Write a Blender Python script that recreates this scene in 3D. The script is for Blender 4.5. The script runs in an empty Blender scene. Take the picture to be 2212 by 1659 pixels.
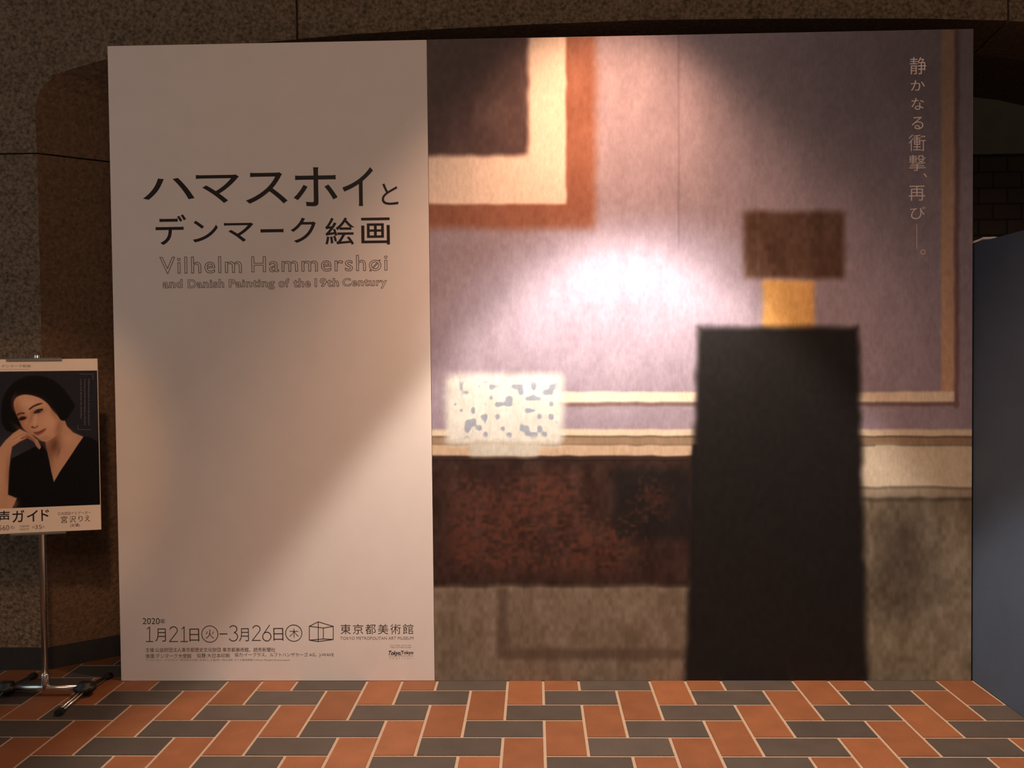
import bpy, bmesh, math, random
import numpy as np
from mathutils import Matrix, Vector

random.seed(7)
rng = np.random.default_rng(7)
D = bpy.data
COL = bpy.context.scene.collection
R = math.radians

# ------------------------------------------------------------------ camera, light, exposure
sc = bpy.context.scene
PITCH, YAW, ROLL = -0.0257, -0.0261, -0.0101
cam = D.cameras.new('camera')
cam.sensor_fit = 'HORIZONTAL'
cam.sensor_width = 36.0
cam.lens = 36.0 * 1883.7 / 2212.0
cam.clip_start = 0.05
cam_o = D.objects.new('camera', cam)
COL.objects.link(cam_o)
fw = Vector((math.sin(YAW) * math.cos(PITCH), math.cos(YAW) * math.cos(PITCH), math.sin(PITCH)))
rt = Vector((math.cos(YAW), -math.sin(YAW), 0))
up = rt.cross(fw)
r2 = rt * math.cos(ROLL) + up * math.sin(ROLL)
u2 = up * math.cos(ROLL) - rt * math.sin(ROLL)
M = Matrix(((r2.x, u2.x, -fw.x), (r2.y, u2.y, -fw.y), (r2.z, u2.z, -fw.z))).to_4x4()
M.translation = (0.1281, -3.7247, 1.3757)
cam_o.matrix_world = M
sc.camera = cam_o

sc.view_settings.view_transform = 'Standard'
sc.view_settings.look = 'None'
sc.view_settings.gamma = 1.0
sc.view_settings.exposure = 0.0
sc.view_settings.use_curve_mapping = False

w = D.worlds.new('dim_hall')
sc.world = w
w.use_nodes = True
bg = w.node_tree.nodes['Background']
bg.inputs['Color'].default_value = (1.0, 0.74, 0.56, 1)
bg.inputs['Strength'].default_value = 0.09


def lamp(name, kind, loc, aim, power, color, **kw):
    l = D.lights.new(name, kind)
    l.energy = power
    l.color = color
    for k, v in kw.items():
        setattr(l, k, v)
    o = D.objects.new(name, l)
    o.location = loc
    o.rotation_euler = (Vector(aim) - Vector(loc)).to_track_quat('-Z', 'Y').to_euler()
    COL.objects.link(o)
    return o


# white downlight over the picture, straight down, grazing the board
lamp('white_downlight', 'SPOT', (0.52, -0.80, 3.02), (0.52, -0.80, 0), 390, (1.0, 0.89, 0.80),
     spot_size=R(72), spot_blend=0.22, shadow_soft_size=0.05)
# its bright core, tilted at the board
core = lamp('white_spotlight', 'SPOT', (0.52, -0.80, 3.02), (0.47, 0, 1.60), 270, (1.0, 0.95, 0.92),
     spot_size=R(56), spot_blend=1.0, shadow_soft_size=0.05)
core.scale = (1.0, 0.3, 1.0)   # wide, flat beam
# warm downlight higher up: a second, wider scallop with an orange core
lamp('warm_downlight', 'SPOT', (0.45, -0.80, 3.78), (0.45, -0.80, 0), 410, (1.0, 0.61, 0.42),
     spot_size=R(81), spot_blend=0.72, shadow_soft_size=0.06)
glow = lamp('warm_spotlight', 'SPOT', (0.42, -0.80, 3.70), (0.42, 0, 2.43), 210, (1.0, 0.55, 0.33),
     spot_size=R(46), spot_blend=1.0, shadow_soft_size=0.06)
glow.scale = (1.0, 0.42, 1.0)
# soft warm fill added in front for the hall's overall light
lamp('hall_fill', 'AREA', (0.3, -5.5, 3.6), (0.2, 0, 0.9), 64, (1.0, 0.71, 0.54),
     shape='RECTANGLE', size=3.0, size_y=1.5)
# warm spotlight on the poster stand
lamp('poster_spotlight', 'SPOT', (-0.5, -3.0, 3.0), (-2.05, -0.2, 1.0), 140, (1.0, 0.62, 0.38),
     spot_size=R(22), spot_blend=0.6, shadow_soft_size=0.08)
# a little daylight reaching in from the left
lamp('left_daylight', 'AREA', (-5.0, -1.5, 2.0), (-1.8, -0.5, 1.2), 23, (0.58, 0.84, 1.0),
     shape='RECTANGLE', size=3.0, size_y=2.6)


# ------------------------------------------------------------------ helpers
def lin(c):
    c = np.asarray(c, float) / 255.0
    return np.where(c <= 0.04045, c / 12.92, ((c + 0.055) / 1.055) ** 2.4)


def rgba(c):
    a = lin(c)
    return (float(a[0]), float(a[1]), float(a[2]), 1.0)


class N:
    def __init__(s, name):
        s.m = D.materials.new(name)
        s.m.use_nodes = True
        s.t = s.m.node_tree
        s.b = s.t.nodes['Principled BSDF']

    def n(s, typ, **kw):
        x = s.t.nodes.new(typ)
        for k, v in kw.items():
            if k in x.inputs:
                x.inputs[k].default_value = v
            else:
                setattr(x, k, v)
        return x

    def l(s, a, b):
        s.t.links.new(a, b)


def mat(name, c, rough=0.6, metal=0.0, noise=0.0, scale=40, bump=0.0, bscale=None, detail=4, spec=0.5, coat=0.0):
    k = N(name)
    k.b.inputs['Roughness'].default_value = rough
    k.b.inputs['Metallic'].default_value = metal
    k.b.inputs['Specular IOR Level'].default_value = spec
    k.b.inputs['Coat Weight'].default_value = coat
    tc = k.n('ShaderNodeTexCoord')
    nz = k.n('ShaderNodeTexNoise', Scale=scale, Detail=detail, Roughness=0.6)
    k.l(tc.outputs['Object'], nz.inputs['Vector'])
    base = np.array(rgba(c)[:3])
    mx = k.n('ShaderNodeMix', data_type='RGBA')
    mx.inputs['A'].default_value = (*np.clip(base * (1 - noise), 0, 1), 1)
    mx.inputs['B'].default_value = (*np.clip(base * (1 + noise), 0, 1), 1)
    mr = k.n('ShaderNodeMapRange')
    mr.inputs['From Min'].default_value = 0.3
    mr.inputs['From Max'].default_value = 0.7
    k.l(nz.outputs['Fac'], mr.inputs['Value'])
    k.l(mr.outputs['Result'], mx.inputs['Factor'])
    k.l(mx.outputs['Result'], k.b.inputs['Base Color'])
    if bump:
        n2 = k.n('ShaderNodeTexNoise', Scale=bscale or scale, Detail=6, Roughness=0.65)
        k.l(tc.outputs['Object'], n2.inputs['Vector'])
        bp = k.n('ShaderNodeBump', Strength=1.0, Distance=bump)
        k.l(n2.outputs['Fac'], bp.inputs['Height'])
        k.l(bp.outputs['Normal'], k.b.inputs['Normal'])
    return k.m


def print_mat(name, attr, rough, grain, gscale, stretch=(1, 1, 1), spec=0.4):
    """printed sheet: ink colours stored on the sheet, plus a canvas grain"""
    k = N(name)
    k.b.inputs['Roughness'].default_value = rough
    k.b.inputs['Specular IOR Level'].default_value = spec
    a = k.n('ShaderNodeAttribute', attribute_name=attr)
    tc = k.n('ShaderNodeTexCoord')
    mp = k.n('ShaderNodeMapping')
    mp.inputs['Scale'].default_value = stretch
    k.l(tc.outputs['Object'], mp.inputs['Vector'])
    nz = k.n('ShaderNodeTexNoise', Scale=gscale, Detail=5, Roughness=0.7)
    k.l(mp.outputs['Vector'], nz.inputs['Vector'])
    mr = k.n('ShaderNodeMapRange')
    mr.inputs['From Min'].default_value = 0.25
    mr.inputs['From Max'].default_value = 0.75
    mr.inputs['To Min'].default_value = 1 - grain
    mr.inputs['To Max'].default_value = 1 + grain
    k.l(nz.outputs['Fac'], mr.inputs['Value'])
    vm = k.n('ShaderNodeVectorMath', operation='SCALE')
    k.l(a.outputs['Color'], vm.inputs[0])
    k.l(mr.outputs['Result'], vm.inputs['Scale'])
    k.l(vm.outputs['Vector'], k.b.inputs['Base Color'])
    return k.m


def link_mesh(name, me, m, parent=None):
    o = D.objects.new(name, me)
    COL.objects.link(o)
    if m is not None and not me.materials:
        for q in (m if isinstance(m, (list, tuple)) else [m]):
            me.materials.append(q)
    if parent:
        o.parent = parent
    return o


def obj(name, bm, m, parent=None, smooth=False):
    me = D.meshes.new(name)
    bmesh.ops.recalc_face_normals(bm, faces=bm.faces)
    bm.to_mesh(me)
    bm.free()
    if smooth:
        for p in me.polygons:
            p.use_smooth = True
    return link_mesh(name, me, m, parent)


def box(bm, x0, x1, y0, y1, z0, z1, bev=0.0):
    b = bmesh.ops.create_cube(bm, size=1.0)
    vs = b['verts']
    for v in vs:
        v.co = Vector(((x0 + x1) / 2 + v.co.x * (x1 - x0), (y0 + y1) / 2 + v.co.y * (y1 - y0), (z0 + z1) / 2 + v.co.z * (z1 - z0)))
    if bev:
        es = list({e for v in vs for e in v.link_edges})
        bmesh.ops.bevel(bm, geom=es, offset=bev, segments=2, affect='EDGES', clamp_overlap=True)


def tube(bm, pts, rad, seg=16, caps=True):
    """sweep of a round section along a polyline; rad is a number or one per point"""
    pts = [Vector(p) for p in pts]
    rads = rad if isinstance(rad, (list, tuple)) else [rad] * len(pts)
    rings = []
    for i, p in enumerate(pts):
        a = pts[max(i - 1, 0)]
        b = pts[min(i + 1, len(pts) - 1)]
        t = (b - a).normalized()
        ref = Vector((0, 0, 1)) if abs(t.z) < 0.9 else Vector((1, 0, 0))
        u = t.cross(ref).normalized()
        v = t.cross(u)
        rings.append([bm.verts.new(p + (u * math.cos(2 * math.pi * k / seg) + v * math.sin(2 * math.pi * k / seg)) * rads[i]) for k in range(seg)])
    for a, b in zip(rings, rings[1:]):
        for k in range(seg):
            bm.faces.new((a[k], a[(k + 1) % seg], b[(k + 1) % seg], b[k]))
    if caps:
        bm.faces.new(rings[0])
        bm.faces.new(list(reversed(rings[-1])))


def prism(bm, front, back, yf, yb):
    """solid between an outline (x, z) at depth yf and another at yb"""
    a = [bm.verts.new((x, yf, z)) for x, z in front]
    b = [bm.verts.new((x, yb, z)) for x, z in back]
    n = len(a)
    fa = bm.faces.new(a)
    fb = bm.faces.new(list(reversed(b)))
    fs = []
    for i in range(n):
        fs.append(bm.faces.new((a[i], b[i], b[(i + 1) % n], a[(i + 1) % n])))
    bm.normal_update()
    bmesh.ops.triangulate(bm, faces=[fa, fb], ngon_method='EAR_CLIP')
    return fs


def tag(o, label, cat, group=None):
    o['label'] = label
    o['category'] = cat
    if group:
        o['group'] = group
    return o


def struct(o):
    o['kind'] = 'structure'
    return o


def empty(name, loc, rz=0.0):
    o = D.objects.new(name, None)
    o.location = loc
    o.rotation_euler = (0, 0, rz)
    o.empty_display_size = 0.1
    COL.objects.link(o)
    return o


# lettering: built-in type, set to fill a rectangle of the board (metres), standing 0.3 mm proud
_text_cache = {}


def text_mesh(body, offset=0.0, outline=0.0, res=4, spacing=1.0, shear=0.0):
    cu = D.curves.new('lettering', 'FONT')
    cu.body = body
    cu.resolution_u = res
    cu.offset = offset
    cu.space_character = spacing
    cu.shear = shear
    if outline:
        cu.fill_mode = 'NONE'
        cu.bevel_depth = outline
        cu.bevel_resolution = 0
    o = D.objects.new('lettering', cu)
    COL.objects.link(o)
    dg = bpy.context.evaluated_depsgraph_get()
    dg.update()
    me = D.meshes.new_from_object(o.evaluated_get(dg))
    D.objects.remove(o)
    D.curves.remove(cu)
    n = len(me.vertices)
    co = np.empty(n * 3)
    me.vertices.foreach_get('co', co)
    co = co.reshape(-1, 3)
    polys = [tuple(p.vertices) for p in me.polygons]
    D.meshes.remove(me)
    return co, polys


class Lettering:
    """collects words and strokes in (x, z) of a board, builds one mesh"""

    def __init__(s):
        s.v, s.f, s.k = [], [], 0

    def add(s, xz, polys, y=None):
        k = len(s.v)
        s.k += 1          # overlapping strokes lie a hair apart, like layers of ink
        yy = np.full(len(xz), -0.00002 * (s.k % 9)) if y is None else y
        s.v += [(float(a), float(c), float(b)) for (a, b), c in zip(xz, yy)]
        s.f += [tuple(i + k for i in p) for p in polys]

    def word(s, body, x0, x1, z0, z1, tilt=0.0, **kw):
        co, polys = text_mesh(body, **kw)
        lo, hi = co[:, :2].min(0), co[:, :2].max(0)
        t = (co[:, :2] - lo) / np.maximum(hi - lo, 1e-6)
        x = x0 + t[:, 0] * (x1 - x0)
        z = z0 + t[:, 1] * (z1 - z0) + tilt * (t[:, 0] - 0.5)
        s.add(np.c_[x, z], polys, -np.clip(co[:, 2], -1, 1) * 0.02)

    def line(s, a, b, wd):
        a, b = np.array(a, float), np.array(b, float)
        t = (b - a) / np.linalg.norm(b - a)
        n = np.array((-t[1], t[0])) * wd / 2
        a, b = a - t * wd / 2, b + t * wd / 2
        s.add(np.array([a - n, b - n, b + n, a + n]), [(0, 1, 2, 3)])

    def ring(s, c, rx, rz, wd, n=40):
        p = []
        for k in range(n):
            q = 2 * math.pi * k / n
            for d in (-wd / 2, wd / 2):
                p.append((c[0] + (rx + d) * math.cos(q), c[1] + (rz + d) * math.sin(q)))
        s.add(np.array(p), [(2 * k, 2 * k + 1, (2 * k + 3) % (2 * n), (2 * k + 2) % (2 * n)) for k in range(n)])

    def poly(s, pts):
        s.add(np.array(pts, float), [tuple(range(len(pts)))])

    def build(s, name, m, parent, y):
        me = D.meshes.new(name)
        me.from_pydata([(a, y + b, c) for a, b, c in s.v], [], s.f)
        me.update()
        o = link_mesh(name, me, m, parent)
        return o


def smooth(e0, e1, x):
    t = np.clip((x - e0) / (e1 - e0), 0, 1)
    return t * t * (3 - 2 * t)


def sheet_grid(name, x0, x1, z0, z1, nx, nz, y, color_fn, m, parent):
    """a flat printed sheet whose ink colours are kept per point"""
    xs, zs = np.linspace(x0, x1, nx), np.linspace(z0, z1, nz)
    X, Z = np.meshgrid(xs, zs)
    v = np.c_[X.ravel(), np.full(X.size, y), Z.ravel()]
    i = np.arange(nx * nz).reshape(nz, nx)
    f = np.stack([i[:-1, :-1], i[:-1, 1:], i[1:, 1:], i[1:, :-1]], -1).reshape(-1, 4)
    me = D.meshes.new(name)
    me.vertices.add(len(v))
    me.vertices.foreach_set('co', v.ravel())
    me.loops.add(f.size)
    me.loops.foreach_set('vertex_index', f.ravel())
    me.polygons.add(len(f))
    me.polygons.foreach_set('loop_start', np.arange(0, f.size, 4))
    me.update(calc_edges=True)
    c = lin(np.clip(color_fn(X.ravel(), Z.ravel()), 0, 255))
    at = me.color_attributes.new('ink', 'FLOAT_COLOR', 'POINT')
    at.data.foreach_set('color', np.c_[c, np.ones(len(c))].ravel())
    return link_mesh(name, me, m, parent)


# ------------------------------------------------------------------ materials
CONCRETE = mat('bush_hammered_concrete', (142, 120, 98), 0.95, noise=0.6, scale=62, bump=0.04, bscale=55, spec=0.15)
SMOOTH_CONCRETE = mat('smooth_brown_concrete', (112, 86, 66), 0.9, noise=0.35, scale=55, bump=0.012, bscale=60, spec=0.2)
JOINT = mat('joint_filler', (52, 44, 38), 0.95, noise=0.2, scale=40)
SKIRT = mat('dark_skirting_tile', (34, 30, 28), 0.7, noise=0.2, scale=18)
BOARD_WHITE = mat('off_white_board', (222, 210, 202), 0.55, noise=0.02, scale=8, spec=0.3)
BOARD_EDGE = mat('board_edge', (190, 175, 160), 0.7, noise=0.05, scale=30)
INK = mat('black_ink', (34, 24, 22), 0.5, noise=0.05, scale=30, spec=0.3)
GREY_INK = mat('brown_grey_ink', (92, 68, 58), 0.5, noise=0.05, scale=30, spec=0.3)
SMALL_INK = mat('fine_print_ink', (92, 74, 66), 0.5, noise=0.05, scale=30, spec=0.3)
WHITE_INK = mat('white_ink', (245, 222, 215), 0.5, noise=0.03, scale=30, spec=0.3)
BLUE_PAINT = mat('blue_grey_paint', (62, 73, 88), 0.75, noise=0.06, scale=6, spec=0.4, bump=0.0005, bscale=120)
CHROME = mat('polished_steel', (225, 218, 210), 0.24, metal=1.0, noise=0.03, scale=20)
BLACK_RUBBER = mat('black_plastic', (22, 20, 20), 0.55, noise=0.1, scale=60)
PAPER = mat('torn_white_paper', (235, 228, 220), 0.8, noise=0.05, scale=60)
POSTER_WHITE = mat('poster_card', (228, 208, 190), 0.5, noise=0.02, scale=20, spec=0.3)


def tile_mat(name, c, dv):
    k = N(name)
    k.b.inputs['Roughness'].default_value = 0.55
    k.b.inputs['Specular IOR Level'].default_value = 0.35
    g = k.n('ShaderNodeNewGeometry')
    tc = k.n('ShaderNodeTexCoord')
    nz = k.n('ShaderNodeTexNoise', Scale=160.0, Detail=4, Roughness=0.7)
    k.l(tc.outputs['Object'], nz.inputs['Vector'])
    n3 = k.n('ShaderNodeTexNoise', Scale=9.0, Detail=3)
    k.l(tc.outputs['Object'], n3.inputs['Vector'])
    ad = k.n('ShaderNodeMath', operation='MULTIPLY_ADD')
    ad.inputs[1].default_value = dv
    ad.inputs[2].default_value = 1 - dv / 2
    k.l(g.outputs['Random Per Island'], ad.inputs[0])
    a2 = k.n('ShaderNodeMath', operation='MULTIPLY_ADD')
    a2.inputs[1].default_value = 0.7
    a2.inputs[2].default_value = 0.65
    k.l(nz.outputs['Fac'], a2.inputs[0])
    a3 = k.n('ShaderNodeMath', operation='MULTIPLY_ADD')
    a3.inputs[1].default_value = 0.5
    a3.inputs[2].default_value = 0.75
    k.l(n3.outputs['Fac'], a3.inputs[0])
    m1 = k.n('ShaderNodeMath', operation='MULTIPLY')
    k.l(ad.outputs[0], m1.inputs[0])
    k.l(a2.outputs[0], m1.inputs[1])
    m2 = k.n('ShaderNodeMath', operation='MULTIPLY')
    k.l(m1.outputs[0], m2.inputs[0])
    k.l(a3.outputs[0], m2.inputs[1])
    vm = k.n('ShaderNodeVectorMath', operation='SCALE')
    vm.inputs[0].default_value = rgba(c)[:3]
    k.l(m2.outputs[0], vm.inputs['Scale'])
    k.l(vm.outputs['Vector'], k.b.inputs['Base Color'])
    bp = k.n('ShaderNodeBump', Strength=0.35, Distance=0.001)
    k.l(nz.outputs['Fac'], bp.inputs['Height'])
    k.l(bp.outputs['Normal'], k.b.inputs['Normal'])
    return k.m


ORANGE_TILE = tile_mat('orange_brick_tile', (116, 70, 41), 0.3)
DARK_TILE = tile_mat('dark_brick_tile', (67, 58, 50), 0.3)
GROUT = mat('tile_grout', (150, 128, 106), 0.9, noise=0.12, scale=120)


def brick_mat():
    k = N('dark_brick')
    k.b.inputs['Roughness'].default_value = 0.85
    tc = k.n('ShaderNodeTexCoord')
    mp = k.n('ShaderNodeMapping')
    mp.inputs['Rotation'].default_value = (R(-90), 0, 0)
    k.l(tc.outputs['Object'], mp.inputs['Vector'])
    br = k.n('ShaderNodeTexBrick')
    br.inputs['Scale'].default_value = 1.0
    br.inputs['Brick Width'].default_value = 0.20
    br.inputs['Row Height'].default_value = 0.112
    br.inputs['Mortar Size'].default_value = 0.008
    br.inputs['Color1'].default_value = rgba((78, 62, 52))
    br.inputs['Color2'].default_value = rgba((66, 52, 44))
    br.inputs['Mortar'].default_value = rgba((40, 34, 30))
    k.l(mp.outputs['Vector'], br.inputs['Vector'])
    k.l(br.outputs['Color'], k.b.inputs['Base Color'])
    bp = k.n('ShaderNodeBump', Strength=0.6, Distance=0.006)
    bp.invert = True
    k.l(br.outputs['Fac'], bp.inputs['Height'])
    k.l(bp.outputs['Normal'], k.b.inputs['Normal'])
    return k.m


BRICK = brick_mat()
PLASTER = mat('grey_green_plaster', (120, 122, 104), 0.9, noise=0.08, scale=8)

# ------------------------------------------------------------------ floor: herringbone of orange and dark tiles
P = 0.152          # tile pitch (half a tile's length)
D0 = 0.1097        # first grout line in front of the boards
GAP = 0.0048       # half a grout joint
me = D.meshes.new('floor')
fv, ff, fm = [], [], []


def floor_tile(x0, x1, y0, y1, mi):
    x0, x1, y0, y1 = x0 + GAP, x1 - GAP, y0 + GAP, y1 - GAP
    k = len(fv)
    b = 0.0018
    fv.extend([(x0, y0, -0.004), (x1, y0, -0.004), (x1, y1, -0.004), (x0, y1, -0.004),
               (x0 + b, y0 + b, 0), (x1 - b, y0 + b, 0), (x1 - b, y1 - b, 0), (x0 + b, y1 - b, 0)])
    ff.append((k + 4, k + 5, k + 6, k + 7))
    for a in range(4):
        c = (a + 1) % 4
        ff.append((k + a, k + c, k + 4 + c, k + 4 + a))
    fm.extend([mi] * 5)


for j in range(-19, 17):
    far = -(D0 + (j - 1) * P)
    for i in range(-25, 27):
        k4 = (i + j + 2) % 4
        if k4 == 0:
            floor_tile(i * P, (i + 2) * P, far - P, far, 1)
        elif k4 == 2:
            floor_tile(i * P, (i + 1) * P, far - 2 * P, far, 0)
k = len(fv)
fx0, fx1, fy0, fy1 = -25 * P, 28 * P, -(D0 + 17 * P), -(D0 - 20 * P)
fv.extend([(fx0, fy0, -0.0028), (fx1, fy0, -0.0028), (fx1, fy1, -0.0028), (fx0, fy1, -0.0028)])
ff.append((k, k + 1, k + 2, k + 3))
fm.append(2)
me.from_pydata(fv, [], ff)
for q in (ORANGE_TILE, DARK_TILE, GROUT):
    me.materials.append(q)
me.polygons.foreach_set('material_index', fm)
me.update()
struct(link_mesh('floor', me, None))

# ------------------------------------------------------------------ concrete arch behind the boards
YF, YM, YB = 0.15, 0.45, 1.0
TOP = 3.9
C0 = [(-2.0906, 2.333), (-2.094, 2.46), (-2.092, 2.53), (-2.080, 2.585), (-2.0496, 2.634), (-1.9875, 2.682), (-1.8948, 2.709), (-1.819, 2.728),
      (-1.7706, 2.741), (-1.35, 2.782), (-0.914, 2.812)]
C0b = [(-0.904, 2.813), (-0.6989, 2.828), (-0.3639, 2.842), (0.051, 2.855), (0.629, 2.866), (1.10, 2.862), (1.467, 2.856), (1.828, 2.848), (1.971, 2.842), (2.190, 2.832)]
C0c = [(2.200, 2.831), (2.6, 2.795), (3.0, 2.735), (3.3, 2.64), (3.5, 2.50), (3.57, 2.333)]
C1 = [(-1.70, 2.333), (-1.698, 2.39), (-1.69, 2.45), (-1.67, 2.50), (-1.63, 2.55), (-1.57, 2.59), (-1.50, 2.62), (-1.44, 2.645),
      (-1.40, 2.66), (-1.15, 2.705), (-0.914, 2.735)]
C1b = [(-0.904, 2.736), (-0.6989, 2.755), (-0.3639, 2.775), (0.051, 2.792), (0.629, 2.808), (1.10, 2.810), (1.467, 2.810), (1.828, 2.806), (1.971, 2.802), (2.190, 2.792)]
C1c = [(2.200, 2.790), (2.6, 2.735), (2.9, 2.66), (3.1, 2.56), (3.2, 2.45), (3.22, 2.333)]
bm = bmesh.new()
XL, XR2 = -3.9, 4.4


def arch_block(c0, c1, closing):
    smooth_faces = []
    n = len(c0)
    f0 = c0 + closing
    f1 = c1 + closing
    for fs, lim in ((prism(bm, f0, f1, YF, YM), n - 1), (prism(bm, f1, f1, YM + 0.001, YB), n - 1)):
        smooth_faces += fs[:lim]
    for f in smooth_faces:
        f.material_index = 1


arch_block(C0, C1, [(-0.914, TOP), (XL, TOP), (XL, 2.333)])
arch_block(C0b, C1b, [(2.190, TOP), (-0.904, TOP)])
arch_block(C0c, C1c, [(XR2, 2.333), (XR2, TOP), (2.200, TOP)])
arch_block([(-2.0906, 0.0), (-2.0906, 2.326)], [(-1.70, 0.0), (-1.70, 2.326)], [(XL, 2.326), (XL, 0.0)])
arch_block([(3.57, 2.326), (3.57, 0.0)], [(3.22, 2.326), (3.22, 0.0)], [(XR2, 0.0), (XR2, 2.326)])
# joint filler set back in the gaps
nfill = len(bm.faces)
box(bm, -0.93, -0.89, 0.175, 0.9, 2.86, TOP - 0.02)
box(bm, 2.175, 2.215, 0.175, 0.9, 2.87, TOP - 0.02)
prism(bm, [(XL + .02, 2.31), (-2.115, 2.31), (-2.115, 2.35), (XL + .02, 2.35)], [(XL + .02, 2.31), (-1.75, 2.31), (-1.75, 2.35), (XL + .02, 2.35)], 0.165, 0.44)
bm.faces.ensure_lookup_table()
for f in bm.faces[nfill:]:
    f.material_index = 2
wall = obj('wall_back', bm, [CONCRETE, SMOOTH_CONCRETE, JOINT])
struct(wall)

# skirting along the left pillar and its splayed side
bm = bmesh.new()
pl = [(XL, 0.135), (-2.098, 0.135), (-1.715, 0.432), (-1.685, 0.46), (-1.685, 1.0)]
pi_ = [(XL, 0.16), (-2.088, 0.16), (-1.705, 0.452), (-1.70, 0.47), (-1.70, 1.0)]
va = [[bm.verts.new((x, y, z)) for x, y in q] for q, z in ((pl, 0.0), (pl, 0.096), (pi_, 0.101), (pi_, 0.0))]
for s_ in range(4):
    a_, b_ = va[s_], va[(s_ + 1) % 4]
    for i in range(len(pl) - 1):
        bm.faces.new((a_[i], a_[i + 1], b_[i + 1], b_[i]))
struct(obj('baseboard_left', bm, SKIRT))

# brick wall of the space behind the arch, plastered above
bm = bmesh.new()
box(bm, -3.0, 6.0, 2.6, 2.8, 0, 2.815)
struct(obj('wall_rear', bm, BRICK))
bm = bmesh.new()
box(bm, -3.0, 6.0, 2.59, 2.8, 2.815, 4.2)
struct(obj('wall_upper', bm, PLASTER))


# ------------------------------------------------------------------ the two big boards
# layout units of the printed sheets -> metres on the board
def L(x, y):
    return (-2.12264 + 0.00195325 * x - 5.01645e-05 * y + 2.72643e-08 * x * y,
            2.95995 - 4.12389e-05 * x - 0.00200668 * y + 2.72363e-08 * x * y)


def Lbox(x0, x1, y0, y1):
    a, b, c, d = L(x0, y0), L(x1, y0), L(x0, y1), L(x1, y1)
    return dict(x0=(a[0] + c[0]) / 2, x1=(b[0] + d[0]) / 2, z0=(c[1] + d[1]) / 2, z1=(a[1] + b[1]) / 2)


H = 2.744
XS = -0.316
TH = 0.045


def board(name, x0, x1, m, parent, z0=0.0):
    bm = bmesh.new()
    box(bm, x0, x1, 0.0, TH, z0, H, bev=0.0015)
    return obj(name, bm, m, parent)


# --- title board
tb = empty('title_board', (0, 0, 0))
tag(tb, 'tall off-white board with large black Japanese title, dates and museum cube logo', 'sign')
board('board', -1.688, XS - 0.001, BOARD_WHITE, tb)


def z4(u, v):
    return 250 + 0.31646 * u, 320 + 0.31646 * v


def z5(u, v):
    return 280 + 0.30289 * u, 1310 + 0.30289 * v


def glyphs(lt, fn, rows, **kw):
    for body, u0, u1, v0, v1 in rows:
        x0, y0 = fn(u0, v0)
        x1, y1 = fn(u1, v1)
        lt.word(body, **Lbox(x0, x1, y0, y1), **kw)


YT = -0.00030
lt = Lettering()
glyphs(lt, z4, [('ハ', 168, 528, 203, 348), ('マ', 540, 840, 180, 372), ('ス', 885, 1175, 165, 376), ('ホ', 1217, 1521, 130, 393), ('イ', 1555, 1768, 130, 392)], offset=0.006, res=8)
glyphs(lt, z4, [('と', 1826, 1940, 238, 384)], offset=0.004, res=8)
lt.build('title_lettering', INK, tb, YT)
lt = Lettering()
glyphs(lt, z4, [('デ', 258, 472, 450, 655), ('ン', 517, 692, 490, 637), ('マ', 735, 940, 505, 634), ('ー', 988, 1148, 547, 571), ('ク', 1197, 1372, 470, 641), ('絵', 1436, 1640, 470, 655), ('画', 1685, 1882, 470, 653)], offset=0.008, res=8)
lt.build('subtitle_lettering', INK, tb, YT)
for wd, u0, u1, v0, v1 in [('Vilhelm', 285, 858, 734, 849), ('Hammershøi', 925, 1866, 727, 841)]:
    lt = Lettering()
    glyphs(lt, z4, [(wd, u0, u1, v0, v1)], outline=0.013, spacing=1.12, res=6)
    lt.build('outline_lettering', GREY_INK, tb, YT)
for wd, u0, u1, v0, v1 in [('and', 308, 446, 888, 949), ('Danish', 482, 735, 888, 948), ('Painting', 768, 1086, 886, 959), ('of', 1113, 1188, 882, 943),
                           ('the', 1215, 1336, 882, 943), ('19th', 1363, 1531, 880, 941), ('Century', 1556, 1863, 878, 951)]:
    lt = Lettering()
    glyphs(lt, z4, [(wd, u0, u1, v0, v1)], outline=0.020, spacing=1.10, offset=0.018, res=6)
    lt.build('outline_lettering', GREY_INK, tb, YT)

lt = Lettering()
glyphs(lt, z5, [('2020', 75, 200, 88, 132), ('年', 203, 241, 93, 130)], offset=-0.004)
glyphs(lt, z5, [('月', 168, 244, 164, 258), ('日', 417, 487, 165, 258),
                ('火', 534, 598, 170, 236), ('月', 777, 848, 162, 256), 
                ('日', 1027, 1098, 160, 252), ('木', 1142, 1210, 164, 230)], offset=-0.009)


def stroke(lt, fn, pts, wd):
    pts = [L(*fn(*p)) for p in pts]
    for p, q in zip(pts, pts[1:]):
        lt.line(p, q, wd)


def arc(cx, cy, rx, ry, a0, a1, n=14):
    return [(cx + rx * math.cos(R(a0 + (a1 - a0) * k / n)), cy - ry * math.sin(R(a0 + (a1 - a0) * k / n))) for k in range(n + 1)]


DW = 0.0034
for x in (126, 378):        # 1 with a foot
    stroke(lt, z5, [(x - 16, 166), (x, 153), (x, 258)], DW)
    stroke(lt, z5, [(x - 24, 258), (x + 24, 258)], DW)
for x, y in ((301, 150), (903, 142)):        # 2
    stroke(lt, z5, arc(x, y + 27, 27, 26, 160, -35) + [(x - 29, y + 108), (x + 30, y + 108)], DW)
stroke(lt, z5, arc(735, 168, 27, 25, 150, -70) + arc(735, 223, 32, 31, 75, -150), DW)        # 3
stroke(lt, z5, arc(979, 222, 30, 32, 140, 500, 24), DW)        # 6
stroke(lt, z5, [(998, 140), (956, 202)], DW)
for cu_, cv_ in ((565, 204), (1174, 197)):
    c = L(*z5(cu_, cv_))
    lt.ring(c, 0.0355, 0.0358, 0.0030)
lt.line(L(*z5(638, 203)), L(*z5(690, 203)), 0.0040)
lt.build('date_lettering', INK, tb, YT)

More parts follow.
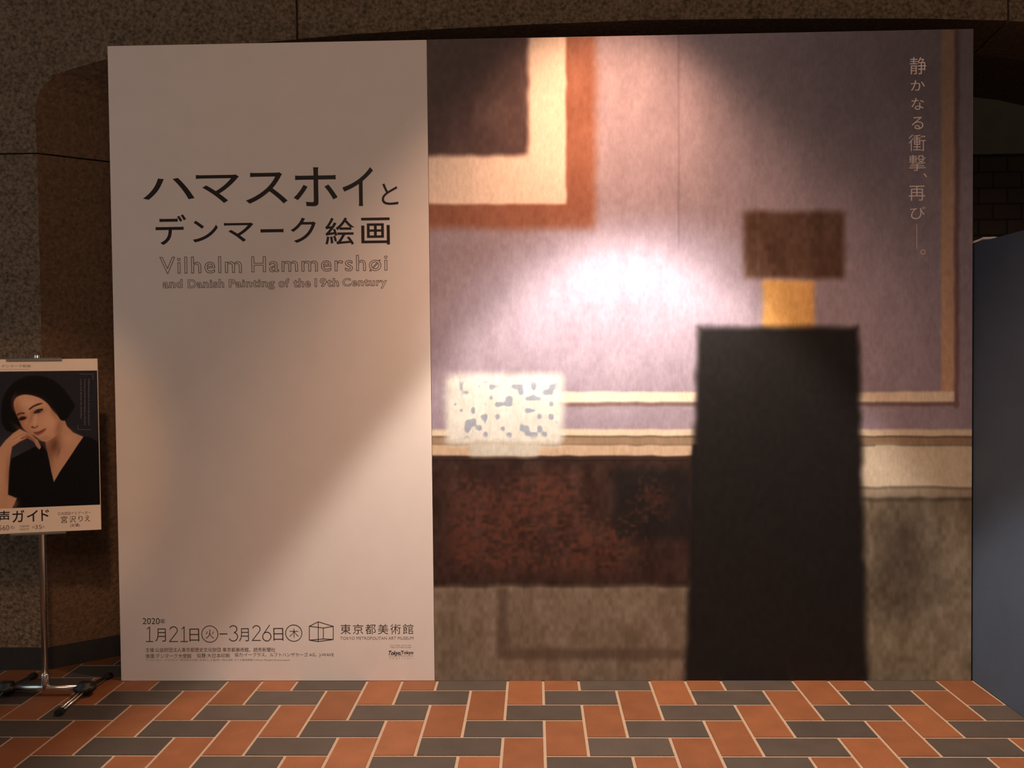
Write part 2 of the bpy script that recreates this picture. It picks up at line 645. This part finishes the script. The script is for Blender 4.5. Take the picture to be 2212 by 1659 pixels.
lt = Lettering()
A, B, C, E_ = (1287, 147), (1351, 115), (1460, 148), (1388, 160)
a, b_, c, e = (1287, 248), (1351, 258), (1459, 243), (1388, 239)
for p, q in ((A, B), (B, C), (C, E_), (E_, A), (a, b_), (b_, c), (c, e), (e, a), (A, a), (B, b_), (C, c), (E_, e)):
    lt.line(L(*z5(*p)), L(*z5(*q)), 0.0030)
lt.build('cube_emblem', INK, tb, YT)
lt = Lettering()
glyphs(lt, z5, [('東', 1512, 1586, 132, 205), ('京', 1601, 1676, 132, 205), ('都', 1691, 1766, 132, 205), ('美', 1781, 1856, 132, 204), ('術', 1871, 1946, 132, 204), ('館', 1960, 2036, 131, 204)], offset=-0.006)
lt.build('museum_lettering', INK, tb, YT)
lt = Lettering()
lt.word('TOKYO METROPOLITAN ART MUSEUM', **Lbox(*z5(1512, 0)[:1], *z5(2037, 0)[:1], z5(0, 223)[1], z5(0, 245)[1]), spacing=1.05, offset=-0.008)
lt.build('museum_lettering', SMALL_INK, tb, YT)
lt = Lettering()
glyphs(lt, z5, [('主催:公益財団法人東京都歴史文化財団 東京都美術館、読売新聞社', 97, 1040, 302, 334),
                ('後援:デンマーク大使館', 97, 430, 346, 379), ('協賛:大日本印刷', 470, 710, 344, 376), ('協力:イープラス、ルフトハンザカーゴ AG、J-WAVE', 745, 1463, 339, 372)], res=2)
glyphs(lt, z5, [('ヴィルヘルム・ハマスホイ《背を向けた若い女性のいる室内》1903-04年 ラナス美術館蔵 © Photo: Randers Kunstmuseum', 97, 1145, 384, 399)], offset=-0.01, res=2)
lt.build('credit_lettering', SMALL_INK, tb, YT)
lt = Lettering()


def z6(u, v):
    return 820 + u * 110 / 2212, 1380 + v * 60 / 1207


glyphs(lt, z6, [('CULTURE, ANYTIME', 525, 1440, 315, 360), ('THE FUTURE IS ART', 525, 1470, 398, 445)], spacing=1.2, res=2)
glyphs(lt, z6, [('F', 530, 570, 875, 935), ('E', 650, 690, 875, 935), ('S', 785, 830, 875, 935), ('T', 910, 955, 872, 930), ('I', 1055, 1065, 872, 930), ('V', 1150, 1200, 872, 930), ('A', 1285, 1335, 872, 930), ('L', 1425, 1460, 872, 930)], offset=-0.01, res=2)
lt.line(L(*z6(470, 808)), L(*z6(1540, 795)), 0.0008)
lt.build('festival_lettering', SMALL_INK, tb, YT)
lt = Lettering()
glyphs(lt, z6, [('Tokyo', 460, 985, 570, 820)], shear=0.35, offset=0.028, res=3)
glyphs(lt, z6, [('Tokyo', 1000, 1550, 572, 770)], offset=0.022, res=3)
lt.line(L(*z6(975, 750)), L(*z6(1020, 745)), 0.002)
lt.build('festival_lettering', INK, tb, YT)

# --- picture board: a plain arrangement of soft colour fields
pb = empty('picture_board', (0, 0, 0))
tag(pb, 'wide picture board of mauve, brown and black colour fields with white vertical Japanese line', 'billboard')
board('board', XS + 0.0005, 1.972, BOARD_EDGE, pb)


def to_layout(X, Z):
    return (1101.947 + 501.6561 * X - 5.16195 * Z + 3.4585 * X * Z,
            1474.388 - 0.22848 * X - 505.8175 * Z - 3.58638 * X * Z)


_nz = {}


def blotch(x, y, sx, sy, seed):
    """smooth value noise"""
    g = np.random.default_rng(seed).random((64, 64))
    fx, fy = (x / sx) % 63, (y / sy) % 63
    i, j = fx.astype(int), fy.astype(int)
    tx, ty = fx - i, fy - j
    tx, ty = tx * tx * (3 - 2 * tx), ty * ty * (3 - 2 * ty)
    i2, j2 = (i + 1) % 64, (j + 1) % 64
    return (g[j, i] * (1 - tx) + g[j, i2] * tx) * (1 - ty) + (g[j2, i] * (1 - tx) + g[j2, i2] * tx) * ty - 0.5


def sdf(u, v, pts):
    """signed distance to a polygon, negative inside"""
    p = np.stack([u, v], -1)
    pts = np.array(pts, float)
    d = np.full(len(u), 1e18)
    sgn = np.ones(len(u))
    j = len(pts) - 1
    for i in range(len(pts)):
        e = pts[j] - pts[i]
        ww = p - pts[i]
        t = np.clip((ww @ e) / (e @ e), 0, 1)
        b = ww - t[:, None] * e
        d = np.minimum(d, (b * b).sum(1))
        c1 = p[:, 1] >= pts[i][1]
        c2 = p[:, 1] < pts[j][1]
        c3 = e[0] * ww[:, 1] > e[1] * ww[:, 0]
        fl = (c1 & c2 & c3) | (~c1 & ~c2 & ~c3)
        sgn = np.where(fl, -sgn, sgn)
        j = i
    return sgn * np.sqrt(d)


def spline(pts, n=5):
    """closed Catmull-Rom"""
    pts = np.array(pts, float)
    out = []
    m = len(pts)
    for i in range(m):
        a, b, c, d = pts[(i - 1) % m], pts[i], pts[(i + 1) % m], pts[(i + 2) % m]
        for k in range(n):
            t = k / n
            out.append(0.5 * (2 * b + (c - a) * t + (2 * a - 5 * b + 4 * c - d) * t * t + (3 * b - a - 3 * c + d) * t ** 3))
    return out


FIELDS = [  # x0, y0, x1, y1, softness, colour, mottling
    (800, 0, 2300, 935, 10, (154, 139, 150), 10),
    (800, 40, 1292, 492, 16, (138, 86, 64), 12),
    (800, 40, 1228, 440, 5, (226, 204, 186), 8),
    (800, 40, 1146, 336, 9, (74, 52, 50), 14),
    (2028, 0, 2056, 868, 4, (196, 158, 132), 8),
    (2056, 0, 2066, 880, 5, (122, 92, 92), 6),
    (1210, 844, 2056, 866, 4, (228, 208, 182), 8),
    (1210, 867, 2066, 875, 4, (120, 98, 90), 6),
    (800, 925, 2300, 940, 4, (216, 198, 172), 8),
    (800, 941, 2300, 958, 4, (150, 126, 100), 8),
    (800, 958, 1500, 984, 5, (196, 170, 142), 10),
    (1700, 958, 2300, 1052, 6, (206, 192, 168), 10),
    (1700, 1052, 2300, 1075, 6, (160, 146, 126), 10),
    (1700, 1075, 2300, 1600, 14, (124, 112, 93), 24),
    (800, 984, 1500, 992, 3, (52, 34, 28), 4),
    (800, 992, 1500, 1266, 4, (50, 31, 25), 16),
    (800, 1266, 1500, 1600, 8, (116, 100, 84), 20),
    (1080, 1275, 1104, 1420, 9, (88, 72, 60), 10),
    (1080, 1404, 1500, 1428, 9, (92, 76, 63), 10),
    (1880, 1100, 2010, 1330, 60, (78, 68, 56), 20),
    (968, 806, 1222, 958, 14, (214, 214, 204), 12),
    (1020, 955, 1170, 984, 8, (196, 192, 178), 8),
    (1610, 455, 1822, 600, 12, (86, 60, 46), 18),
    (1650, 604, 1760, 716, 9, (214, 164, 96), 14),
    (1330, 1010, 1500, 1165, 18, (26, 19, 18), 6),
    
]


def painting(X, Z):
    x, y = to_layout(X, Z)
    wob = blotch(x, y, 30, 30, 3) * 5
    col = np.zeros((len(x), 3))
    m1, m2 = blotch(x, y, 26, 60, 5), blotch(x, y, 9, 14, 9)
    for x0, y0, x1, y1, s, c, mo in FIELDS:
        xx, yy = x + wob * min(1, s / 8), y + wob * min(1, s / 8)
        a = smooth(x0 - s, x0 + s, xx) * smooth(-x1 - s, -x1 + s, -xx) * smooth(y0 - s, y0 + s, yy) * smooth(-y1 - s, -y1 + s, -yy)
        v = np.array(c, float)[None] + ((m1 + m2) * mo)[:, None]
        col = col * (1 - a[:, None]) + v * a[:, None]
    a = smooth(12, -12, sdf(x + wob, y + wob, [(1512, 704), (1852, 704), (1880, 1700), (1474, 1700)]))[:, None]
    col = col * (1 - a) + (np.array((20, 16, 15), float)[None] + (m2 * 6)[:, None]) * a
    st_ = smooth(-0.25, 0.55, blotch(x, y, 14, 7, 31) * 0.5 + blotch(x, y, 7, 9, 35) * 0.5 + blotch(x, y, 120, 90, 33) * 0.9) * smooth(945, 1010, x) * smooth(-1480, -1400, -x) * smooth(995, 1040, y) * smooth(-1260, -1210, -y)
    st_ = st_ * smooth(1512, 1500, x)
    col = col * (1 - 0.6 * st_[:, None]) + np.array((104, 56, 40), float) * 0.6 * st_[:, None]
    sp = smooth(0.12, 0.25, blotch(x, y, 13, 13, 21)) * smooth(975, 990, x) * smooth(-1215, -1200, -x) * smooth(815, 830, y) * smooth(-950, -935, -y)
    col = col * (1 - 0.6 * sp[:, None]) + np.array((112, 124, 150), float) * 0.6 * sp[:, None]
    line = smooth(4, 1.5, np.abs(x - 1470)) * smooth(560, 500, y) * 14
    col = (col - line[:, None]) * (1 - 0.38 * smooth(1350, 2080, x) * smooth(640, 90, y))[:, None]  # light falloff of the dim upper-right corner put into the print colour
    return col


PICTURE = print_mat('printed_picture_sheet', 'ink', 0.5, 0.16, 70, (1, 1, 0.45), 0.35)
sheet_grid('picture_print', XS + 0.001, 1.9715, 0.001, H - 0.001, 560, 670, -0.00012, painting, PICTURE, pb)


def z7(u, v):
    return 1900 + u * 210 / 670, 80 + v * 520 / 1659


lt = Lettering()
glyphs(lt, z7, [('静', 197, 308, 148, 264), ('か', 203, 298, 305, 375), ('な', 208, 292, 425, 505), ('る', 210, 288, 553, 637), 
                ('撃', 190, 304, 812, 920), ('、', 288, 313, 936, 966), ('再', 190, 300, 1022, 1124), ('び', 200, 302, 1165, 1250)], offset=-0.004, res=6)
for (xa, ya), (xb, yb) in (((22, 98), (4, 80)), ((24, 74), (3, 50)), ((15, 62), (15, 2)), ((66, 97), (34, 91)), ((30, 80), (70, 80)), ((34, 69), (66, 69)),
                           ((34, 69), (34, 42)), ((66, 69), (66, 42)), ((34, 56), (66, 56)), ((34, 42), (66, 42)), ((50, 92), (50, 8)), ((32, 26), (68, 26)),
                           ((29, 8), (71, 8)), ((76, 90), (97, 90)), ((74, 64), (99, 64)), ((88, 64), (88, 4)), ((88, 4), (79, 6))):
    lt.line(L(*z7(190 + 1.12 * xa, 786 - 1.11 * ya)), L(*z7(190 + 1.12 * xb, 786 - 1.11 * yb)), 0.0036)
lt.line(L(*z7(244, 1285)), L(*z7(244, 1452)), 0.0022)
lt.ring(L(*z7(286, 1475)), 0.0088, 0.0095, 0.0026, 24)
lt.build('caption_lettering', WHITE_INK, pb, YT)

# ------------------------------------------------------------------ blue partition at the right end
bm = bmesh.new()
box(bm, 1.979, 2.009, -1.85, 0.02, 0.0, 1.853, bev=0.002)
tag(obj('partition_panel', bm, BLUE_PAINT), 'plain blue-grey partition panel at the right end of the picture board', 'partition')
# scrap of torn paper on the partition's far top corner
bm = bmesh.new()
vs = []
for x, y, z in ((1.979, 0.01, 1.8565), (1.984, -0.03, 1.860), (1.981, -0.07, 1.863), (1.984, -0.11, 1.8575), (1.987, -0.14, 1.8545)):
    vs.append([bm.verts.new((x - 0.002, y, z - 0.0025)), bm.verts.new((x - 0.001, y, z + 0.006)), bm.verts.new((x + 0.012, y, z + 0.004)), bm.verts.new((x + 0.022, y, 1.8535))])
for a_, b2 in zip(vs, vs[1:]):
    for k in range(4):
        bm.faces.new((a_[k], a_[(k + 1) % 4], b2[(k + 1) % 4], b2[k]))
bm.faces.new(vs[0])
bm.faces.new(vs[-1])
tag(obj('paper_scrap', bm, PAPER), 'small white torn paper scrap on the top corner of the blue partition', 'paper')

# ------------------------------------------------------------------ poster stand at the left
PX, PY = -1.9258, -0.17
st = empty('poster_stand', (PX, PY, 0), 0)
tag(st, 'chrome pole stand with black-jointed floor feet, left of the title board', 'stand')
bm = bmesh.new()
tube(bm, [(0, 0, 0.03), (0, 0, 1.421), (0, 0, 1.4255)], [0.0118, 0.0118, 0.0085], 24)
obj('pole', bm, CHROME, st, True)
bm = bmesh.new()
tube(bm, [(0, 0, 0.046), (0, 0, 0.05), (0, 0, 0.092), (0, 0, 0.096)], [0.0145, 0.0155, 0.0155, 0.0122], 24)
obj('collar', bm, CHROME, st, True)
bm = bmesh.new()
tube(bm, [(-0.17, 0, 0.034), (0.17, 0.004, 0.034)], 0.0125, 20)
obj('crossbar', bm, CHROME, st, True)
for s_ in (-1, 1):
    x = 0.168 * s_
    bm = bmesh.new()
    for dx in (-0.008, 0.008):
        tube(bm, [(x + dx, 0.185, 0.014), (x + dx, 0.03, 0.026), (x + dx, -0.03, 0.026), (x + dx, -0.185, 0.014)], 0.0042, 10)
    f = obj('foot', bm, CHROME, st, True)
    for q in (-1, 1):
        bm = bmesh.new()
        box(bm, x - 0.016, x + 0.016, 0.195 * q - 0.02, 0.195 * q + 0.02, 0.0, 0.024, bev=0.006)
        obj('rubber_tip', bm, BLACK_RUBBER, f)
    bm = bmesh.new()
    box(bm, x - 0.038, x + 0.038, -0.034, 0.034, 0.010, 0.056, bev=0.013)
    obj('joint_block', bm, BLACK_RUBBER, st, True)
# holder clips and back plate, turned with the poster
TURN = R(13)
ca, sa = math.cos(TURN), math.sin(TURN)


def turned(bm):
    bmesh.ops.rotate(bm, verts=bm.verts, cent=(0, 0, 0), matrix=Matrix.Rotation(TURN, 3, 'Z'))
    return bm


SD = -0.035         # poster face, in front of the pole
for zt, dn in ((1.4055, 1), (0.689, -1)):
    bm = bmesh.new()
    # a folded strip: top, front lip and a back flange
    za, zb = zt, zt + 0.0045 * dn
    sx = 0.105
    box(bm, -sx, sx, SD - 0.010, -0.014, min(za, zb), max(za, zb), bev=0.001)
    zc = zt - 0.0065 * dn
    box(bm, -sx, sx, SD - 0.010, SD - 0.0055, min(zb, zc), max(zb, zc), bev=0.0012)
    turned(bm)
    obj('clip', bm, CHROME, st)
for zb in (1.345, 0.75):
    bm = bmesh.new()
    box(bm, -0.02, 0.02, -0.018, 0.016, zb - 0.015, zb + 0.015, bev=0.003)
    turned(bm)
    obj('bracket', bm, BLACK_RUBBER, st)

# ------------------------------------------------------------------ poster held by the stand
po = empty('poster', (PX, PY, 0), TURN)
tag(po, 'poster of a dark-haired woman in black V-neck top resting cheek on hand', 'poster')
PS0, PS1, PZ0, PZ1 = -0.277, 0.2385, 0.6925, 1.4055
bm = bmesh.new()
box(bm, PS0, PS1, SD, SD + 0.006, PZ0, PZ1, bev=0.0008)
obj('card', bm, POSTER_WHITE, po)


def poster_px(S, Z):
    return (91.818 + 568.8215 * S - 12.6811 * Z + 4.71515 * S * Z,
            1514.09 - 45.9577 * S - 525.0733 * Z + 29.1879 * S * Z)


def PL(x, y):
    return (-0.0946304 + 0.00172119 * x - 4.37225e-05 * y + 2.11878e-08 * x * y,
            2.872567 + 0.000127936 * x - 0.00188889 * y - 1.85604e-07 * x * y)


def portrait(S, Z):
    x, y = poster_px(S, Z)
    u, v = x / 0.27726, (y - 740) / 0.27726
    col = np.tile(np.array((38, 37, 45), float), (len(u), 1))
    col += (smooth(700, 0, u) * smooth(600, 1000, v))[:, None] * np.array((24, 25, 26))
    hi = np.array((216, 168, 138), float)

    def lay(pts, c, soft, curve=True, amt=1.0):
        nonlocal col
        a = smooth(soft, -soft, sdf(u, v, spline(pts) if curve else pts))[:, None] * amt
        col = col * (1 - a) + np.array(c, float) * a

    def spot(cu, cv, ru, rv, ang, c, amt=1.0, pw=1.0):
        nonlocal col
        ca_, sa_ = math.cos(R(ang)), math.sin(R(ang))
        du, dv = u - cu, v - cv
        a_, b2 = (du * ca_ + dv * sa_) / ru, (-du * sa_ + dv * ca_) / rv
        w_ = np.exp(-(a_ * a_ + b2 * b2) ** pw)[:, None] * amt
        col = col * (1 - w_) + np.array(c, float) * w_

    HAIR = (15, 12, 12)
    # back of the hair
    lay([(10, 600), (12, 470), (50, 375), (120, 300), (215, 262), (320, 262), (420, 298), (500, 368), (552, 440), (582, 490), (566, 528), (530, 570), (505, 612), (440, 640), (300, 640), (150, 700), (60, 690), (25, 650)], HAIR, 9)
    spot(330, 330, 150, 30, 20, (46, 40, 38), 0.35)
    # neck and chest
    lay([(360, 720), (440, 640), (478, 595), (500, 600), (520, 650), (570, 700), (655, 735), (600, 810), (540, 900), (470, 1000), (418, 1088), (390, 990), (370, 860), (350, 780)], (196, 148, 118), 6, False)
    spot(420, 800, 45, 80, 10, (104, 66, 48), 0.85)
    spot(380, 860, 25, 120, -8, (130, 88, 66), 0.6)
    spot(455, 850, 10, 40, 12, (120, 78, 58), 0.5)
    spot(540, 750, 60, 50, 30, (214, 164, 132), 0.6)
    # top
    BL = (15, 13, 15)
    lay([(58, 1185), (66, 1000), (85, 905), (190, 850), (260, 815), (330, 800), (362, 850), (380, 920), (398, 1010), (416, 1090), (470, 1000), (545, 890), (605, 800), (655, 728), (715, 742), (770, 772), (800, 800), (800, 1330), (70, 1330), (128, 1212)], BL, 5, False)
    # face
    lay([(104, 470), (128, 425), (195, 405), (290, 425), (362, 470), (408, 530), (452, 575), (474, 612), (474, 660), (450, 705), (408, 745), (358, 770), (318, 764), (270, 730), (215, 700), (172, 660), (140, 590), (114, 525)], (206, 156, 126), 6)
    spot(150, 600, 50, 120, -14, (140, 92, 68), 0.55)
    spot(235, 470, 90, 45, 10, (222, 174, 144), 0.7)
    spot(385, 620, 60, 60, 0, (220, 170, 138), 0.7)
    spot(455, 660, 26, 70, 15, (150, 100, 74), 0.6)
    spot(340, 750, 60, 18, -8, (170, 118, 90), 0.5)
    spot(210, 640, 40, 40, 0, (206, 150, 120), 0.5)
    spot(130, 520, 26, 90, -10, (170, 118, 90), 0.5)
    spot(250, 700, 60, 24, 30, (172, 120, 94), 0.45)
    spot(420, 560, 20, 60, -35, (156, 108, 82), 0.5)
    # brows, eyes, nose, mouth
    lay([(132, 556), (158, 545), (186, 545), (186, 556), (155, 558), (136, 570)], (62, 42, 34), 5, True, 0.85)
    lay([(222, 516), (255, 490), (300, 472), (332, 474), (300, 487), (258, 504), (230, 524)], (58, 40, 32), 5, True, 0.9)
    spot(172, 588, 36, 18, -6, (120, 76, 58), 0.6)
    spot(292, 537, 48, 22, -16, (120, 78, 60), 0.6)
    lay([(140, 600), (165, 578), (202, 580), (192, 596), (165, 606)], (40, 26, 22), 5, True, 0.95)
    lay([(258, 548), (285, 522), (330, 516), (322, 534), (292, 550)], (38, 26, 22), 5, True, 0.95)
    spot(312, 533, 6, 5, 0, (210, 180, 160), 0.5)
    spot(238, 590, 12, 60, 18, (150, 102, 78), 0.45)
    spot(272, 600, 14, 50, 12, (226, 180, 150), 0.5)
    lay([(238, 655), (252, 650), (268, 660), (290, 646), (292, 655), (268, 668), (248, 666)], (108, 62, 48), 4, True, 0.85)
    lay([(256, 702), (290, 692), (306, 688), (330, 676), (358, 666), (345, 690), (318, 712), (285, 722)], (140, 76, 64), 5, True, 0.8)
    lay([(262, 703), (300, 697), (352, 672), (304, 702)], (84, 34, 32), 3, True, 0.7)
    for hx, hy, an in ((250, 300, 12), (380, 340, 34), (470, 430, 52), (160, 330, -24), (70, 470, -68)):
        spot(hx, hy, 80, 6, an, (58, 48, 44), 0.4)
    # front hair falling over the brow and cheek
    lay([(90, 520), (84, 440), (120, 380), (200, 345), (300, 370), (380, 430), (430, 520), (462, 590), (500, 606), (545, 545), (500, 400), (400, 310), (250, 275), (110, 320), (40, 430), (40, 560), (95, 620), (140, 650), (165, 668), (140, 600), (108, 540)], HAIR, 7)
    # forearm, wrist and folded hand
    SK = (200, 150, 120)
    lay([(-120, 1330), (-80, 1150), (-45, 950), (-12, 830), (40, 762), (100, 705), (150, 672), (185, 690), (235, 712), (290, 760), (316, 812), (305, 832), (286, 815), (262, 772), (210, 742), (150, 772), (92, 812), (78, 890), (66, 1010), (60, 1185), (128, 1214), (88, 1300), (60, 1330)], SK, 6, False)
    spot(-12, 1080, 22, 160, 4, (222, 172, 140), 0.5)
    spot(58, 1010, 14, 120, 2, (150, 104, 80), 0.5)
    spot(95, 1255, 40, 40, 0, (210, 158, 126), 0.6)
    spot(140, 735, 50, 22, -25, (222, 174, 144), 0.6)
    lay([(160, 742), (215, 726), (262, 762), (252, 768), (210, 740), (165, 752)], (128, 82, 62), 4, True, 0.7)
    lay([(200, 712), (250, 735), (286, 772), (278, 776), (244, 744), (200, 720)], (150, 100, 76), 3, True, 0.6)
    for fx, fy, tx, ty in ((118, 742, 176, 716), (150, 722, 214, 714), (92, 760, 140, 734)):
        lay([(fx, fy), ((fx + tx) / 2, (fy + ty) / 2 - 5), (tx, ty), ((fx + tx) / 2, (fy + ty) / 2 + 1)], (150, 102, 78), 3, True, 0.5)
    lay([(284, 770), (312, 812), (302, 830), (284, 806)], (176, 124, 96), 4, True, 0.7)
    return col + (blotch(x, y, 3, 3, 4) * 4)[:, None]


POSTER_PRINT = print_mat('printed_portrait_sheet', 'ink', 0.5, 0.03, 260, (1, 1, 1), 0.12)
# picture area of the poster
s1 = 0.2370
sheet_grid('portrait_print', PS0 + 0.001, s1, 0.7970, 1.3562, 330, 360, SD - 0.0001, portrait, POSTER_PRINT, po)


def PLbox(u0, u1, v0, v1):
    x0, x1, y0, y1 = u0 * 0.27726, u1 * 0.27726, 740 + v0 * 0.27726, 740 + v1 * 0.27726
    a, b, c, d = PL(x0, y0), PL(x1, y0), PL(x0, y1), PL(x1, y1)
    return dict(x0=(a[0] + c[0]) / 2, x1=(b[0] + d[0]) / 2, z0=(c[1] + d[1]) / 2, z1=(a[1] + b[1]) / 2)


PYT = SD - 0.00025
lt = Lettering()
for body, u0, u1, v0, v1 in [('音', -108, -18, 1318, 1408), ('声', -18, 74, 1312, 1403), ('ガ', 92, 188, 1306, 1402), ('イ', 205, 292, 1306, 1396), ('ド', 318, 380, 1300, 1390)]:
    lt.word(body, **PLbox(u0, u1, v0, v1), offset=0.012, res=5)
lt.build('headline_lettering', INK, po, PYT)
lt = Lettering()
for body, u0, u1, v0, v1 in [('宮', 472, 524, 1352, 1408), ('沢', 538, 592, 1352, 1404), ('り', 612, 645, 1350, 1395), ('え', 662, 706, 1348, 1393)]:
    lt.word(body, **PLbox(u0, u1, v0, v1), res=4)
lt.build('name_lettering', INK, po, PYT)
lt = Lettering()
for body, u0, u1, v0, v1 in [('ハマスホイと', -160, -5, 176, 198), ('デンマーク絵画', 10, 235, 172, 195)]:
    lt.word(body, **PLbox(u0, u1, v0, v1), offset=-0.002, res=3)
q = PLbox(-160, 230, 207, 210)
lt.line((q['x0'], q['z0']), (q['x1'], q['z0']), 0.0008)
lt.build('header_lettering', GREY_INK, po, PYT)
lt = Lettering()
lt.word('日本語版ナビゲーター', **PLbox(450, 710, 1316, 1342), offset=-0.002, res=3)
lt.build('small_lettering', GREY_INK, po, PYT)
lt = Lettering()
lt.word('(女優)', **PLbox(545, 622, 1410, 1440), res=3)
lt.build('small_lettering', INK, po, PYT)
lt = Lettering()
for body, u0, u1, v0, v1 in [('560', -10, 70, 1424, 1464), ('(税込)', 80, 112, 1428, 1458)]:
    lt.word(body, **PLbox(u0, u1, v0, v1), offset=-0.004, res=3)
lt.build('price_lettering', GREY_INK, po, PYT)
lt = Lettering()
for body, u0, u1, v0, v1 in [('収録時間', 152, 222, 1424, 1440), ('約', 248, 268, 1428, 1450), ('35', 270, 322, 1422, 1454), ('分', 324, 345, 1426, 1448)]:
    lt.word(body, **PLbox(u0, u1, v0, v1), offset=-0.004, res=3)
for v in (1448, 1456):
    q = PLbox(150, 222, v, v + 3)
    lt.line((q['x0'], q['z0']), (q['x1'], q['z0']), 0.0012)
lt.build('duration_lettering', GREY_INK, po, PYT)
# faint vertical quotation between two corner brackets: too small to read, kept as strokes
QUOTE_INK = mat('grey_quote_ink', (128, 120, 124), 0.5, noise=0.1, scale=40)
lt = Lettering()


def pq(u, v):
    return PL(u * 0.27726, 740 + v * 0.27726)


for p in ([(622, 246), (728, 246)], [(728, 246), (728, 290)], [(606, 640), (606, 676)], [(606, 676), (714, 680)]):
    lt.line(pq(*p[0]), pq(*p[1]), 0.0008)
for cu_, v1 in ((632, 585), (662, 645), (694, 645)):
    v = 290
    while v < v1:
        for _ in range(3):
            a_ = random.uniform(-5, 5)
            b2 = random.uniform(-5, 5)
            if random.random() < .5:
                lt.line(pq(cu_ - 5, v + a_), pq(cu_ + 5, v + a_), 0.0006)
            else:
                lt.line(pq(cu_ + a_, v - 5), pq(cu_ + b2, v + 5), 0.0006)
        v += 14
lt.build('quote_lettering', QUOTE_INK, po, PYT)
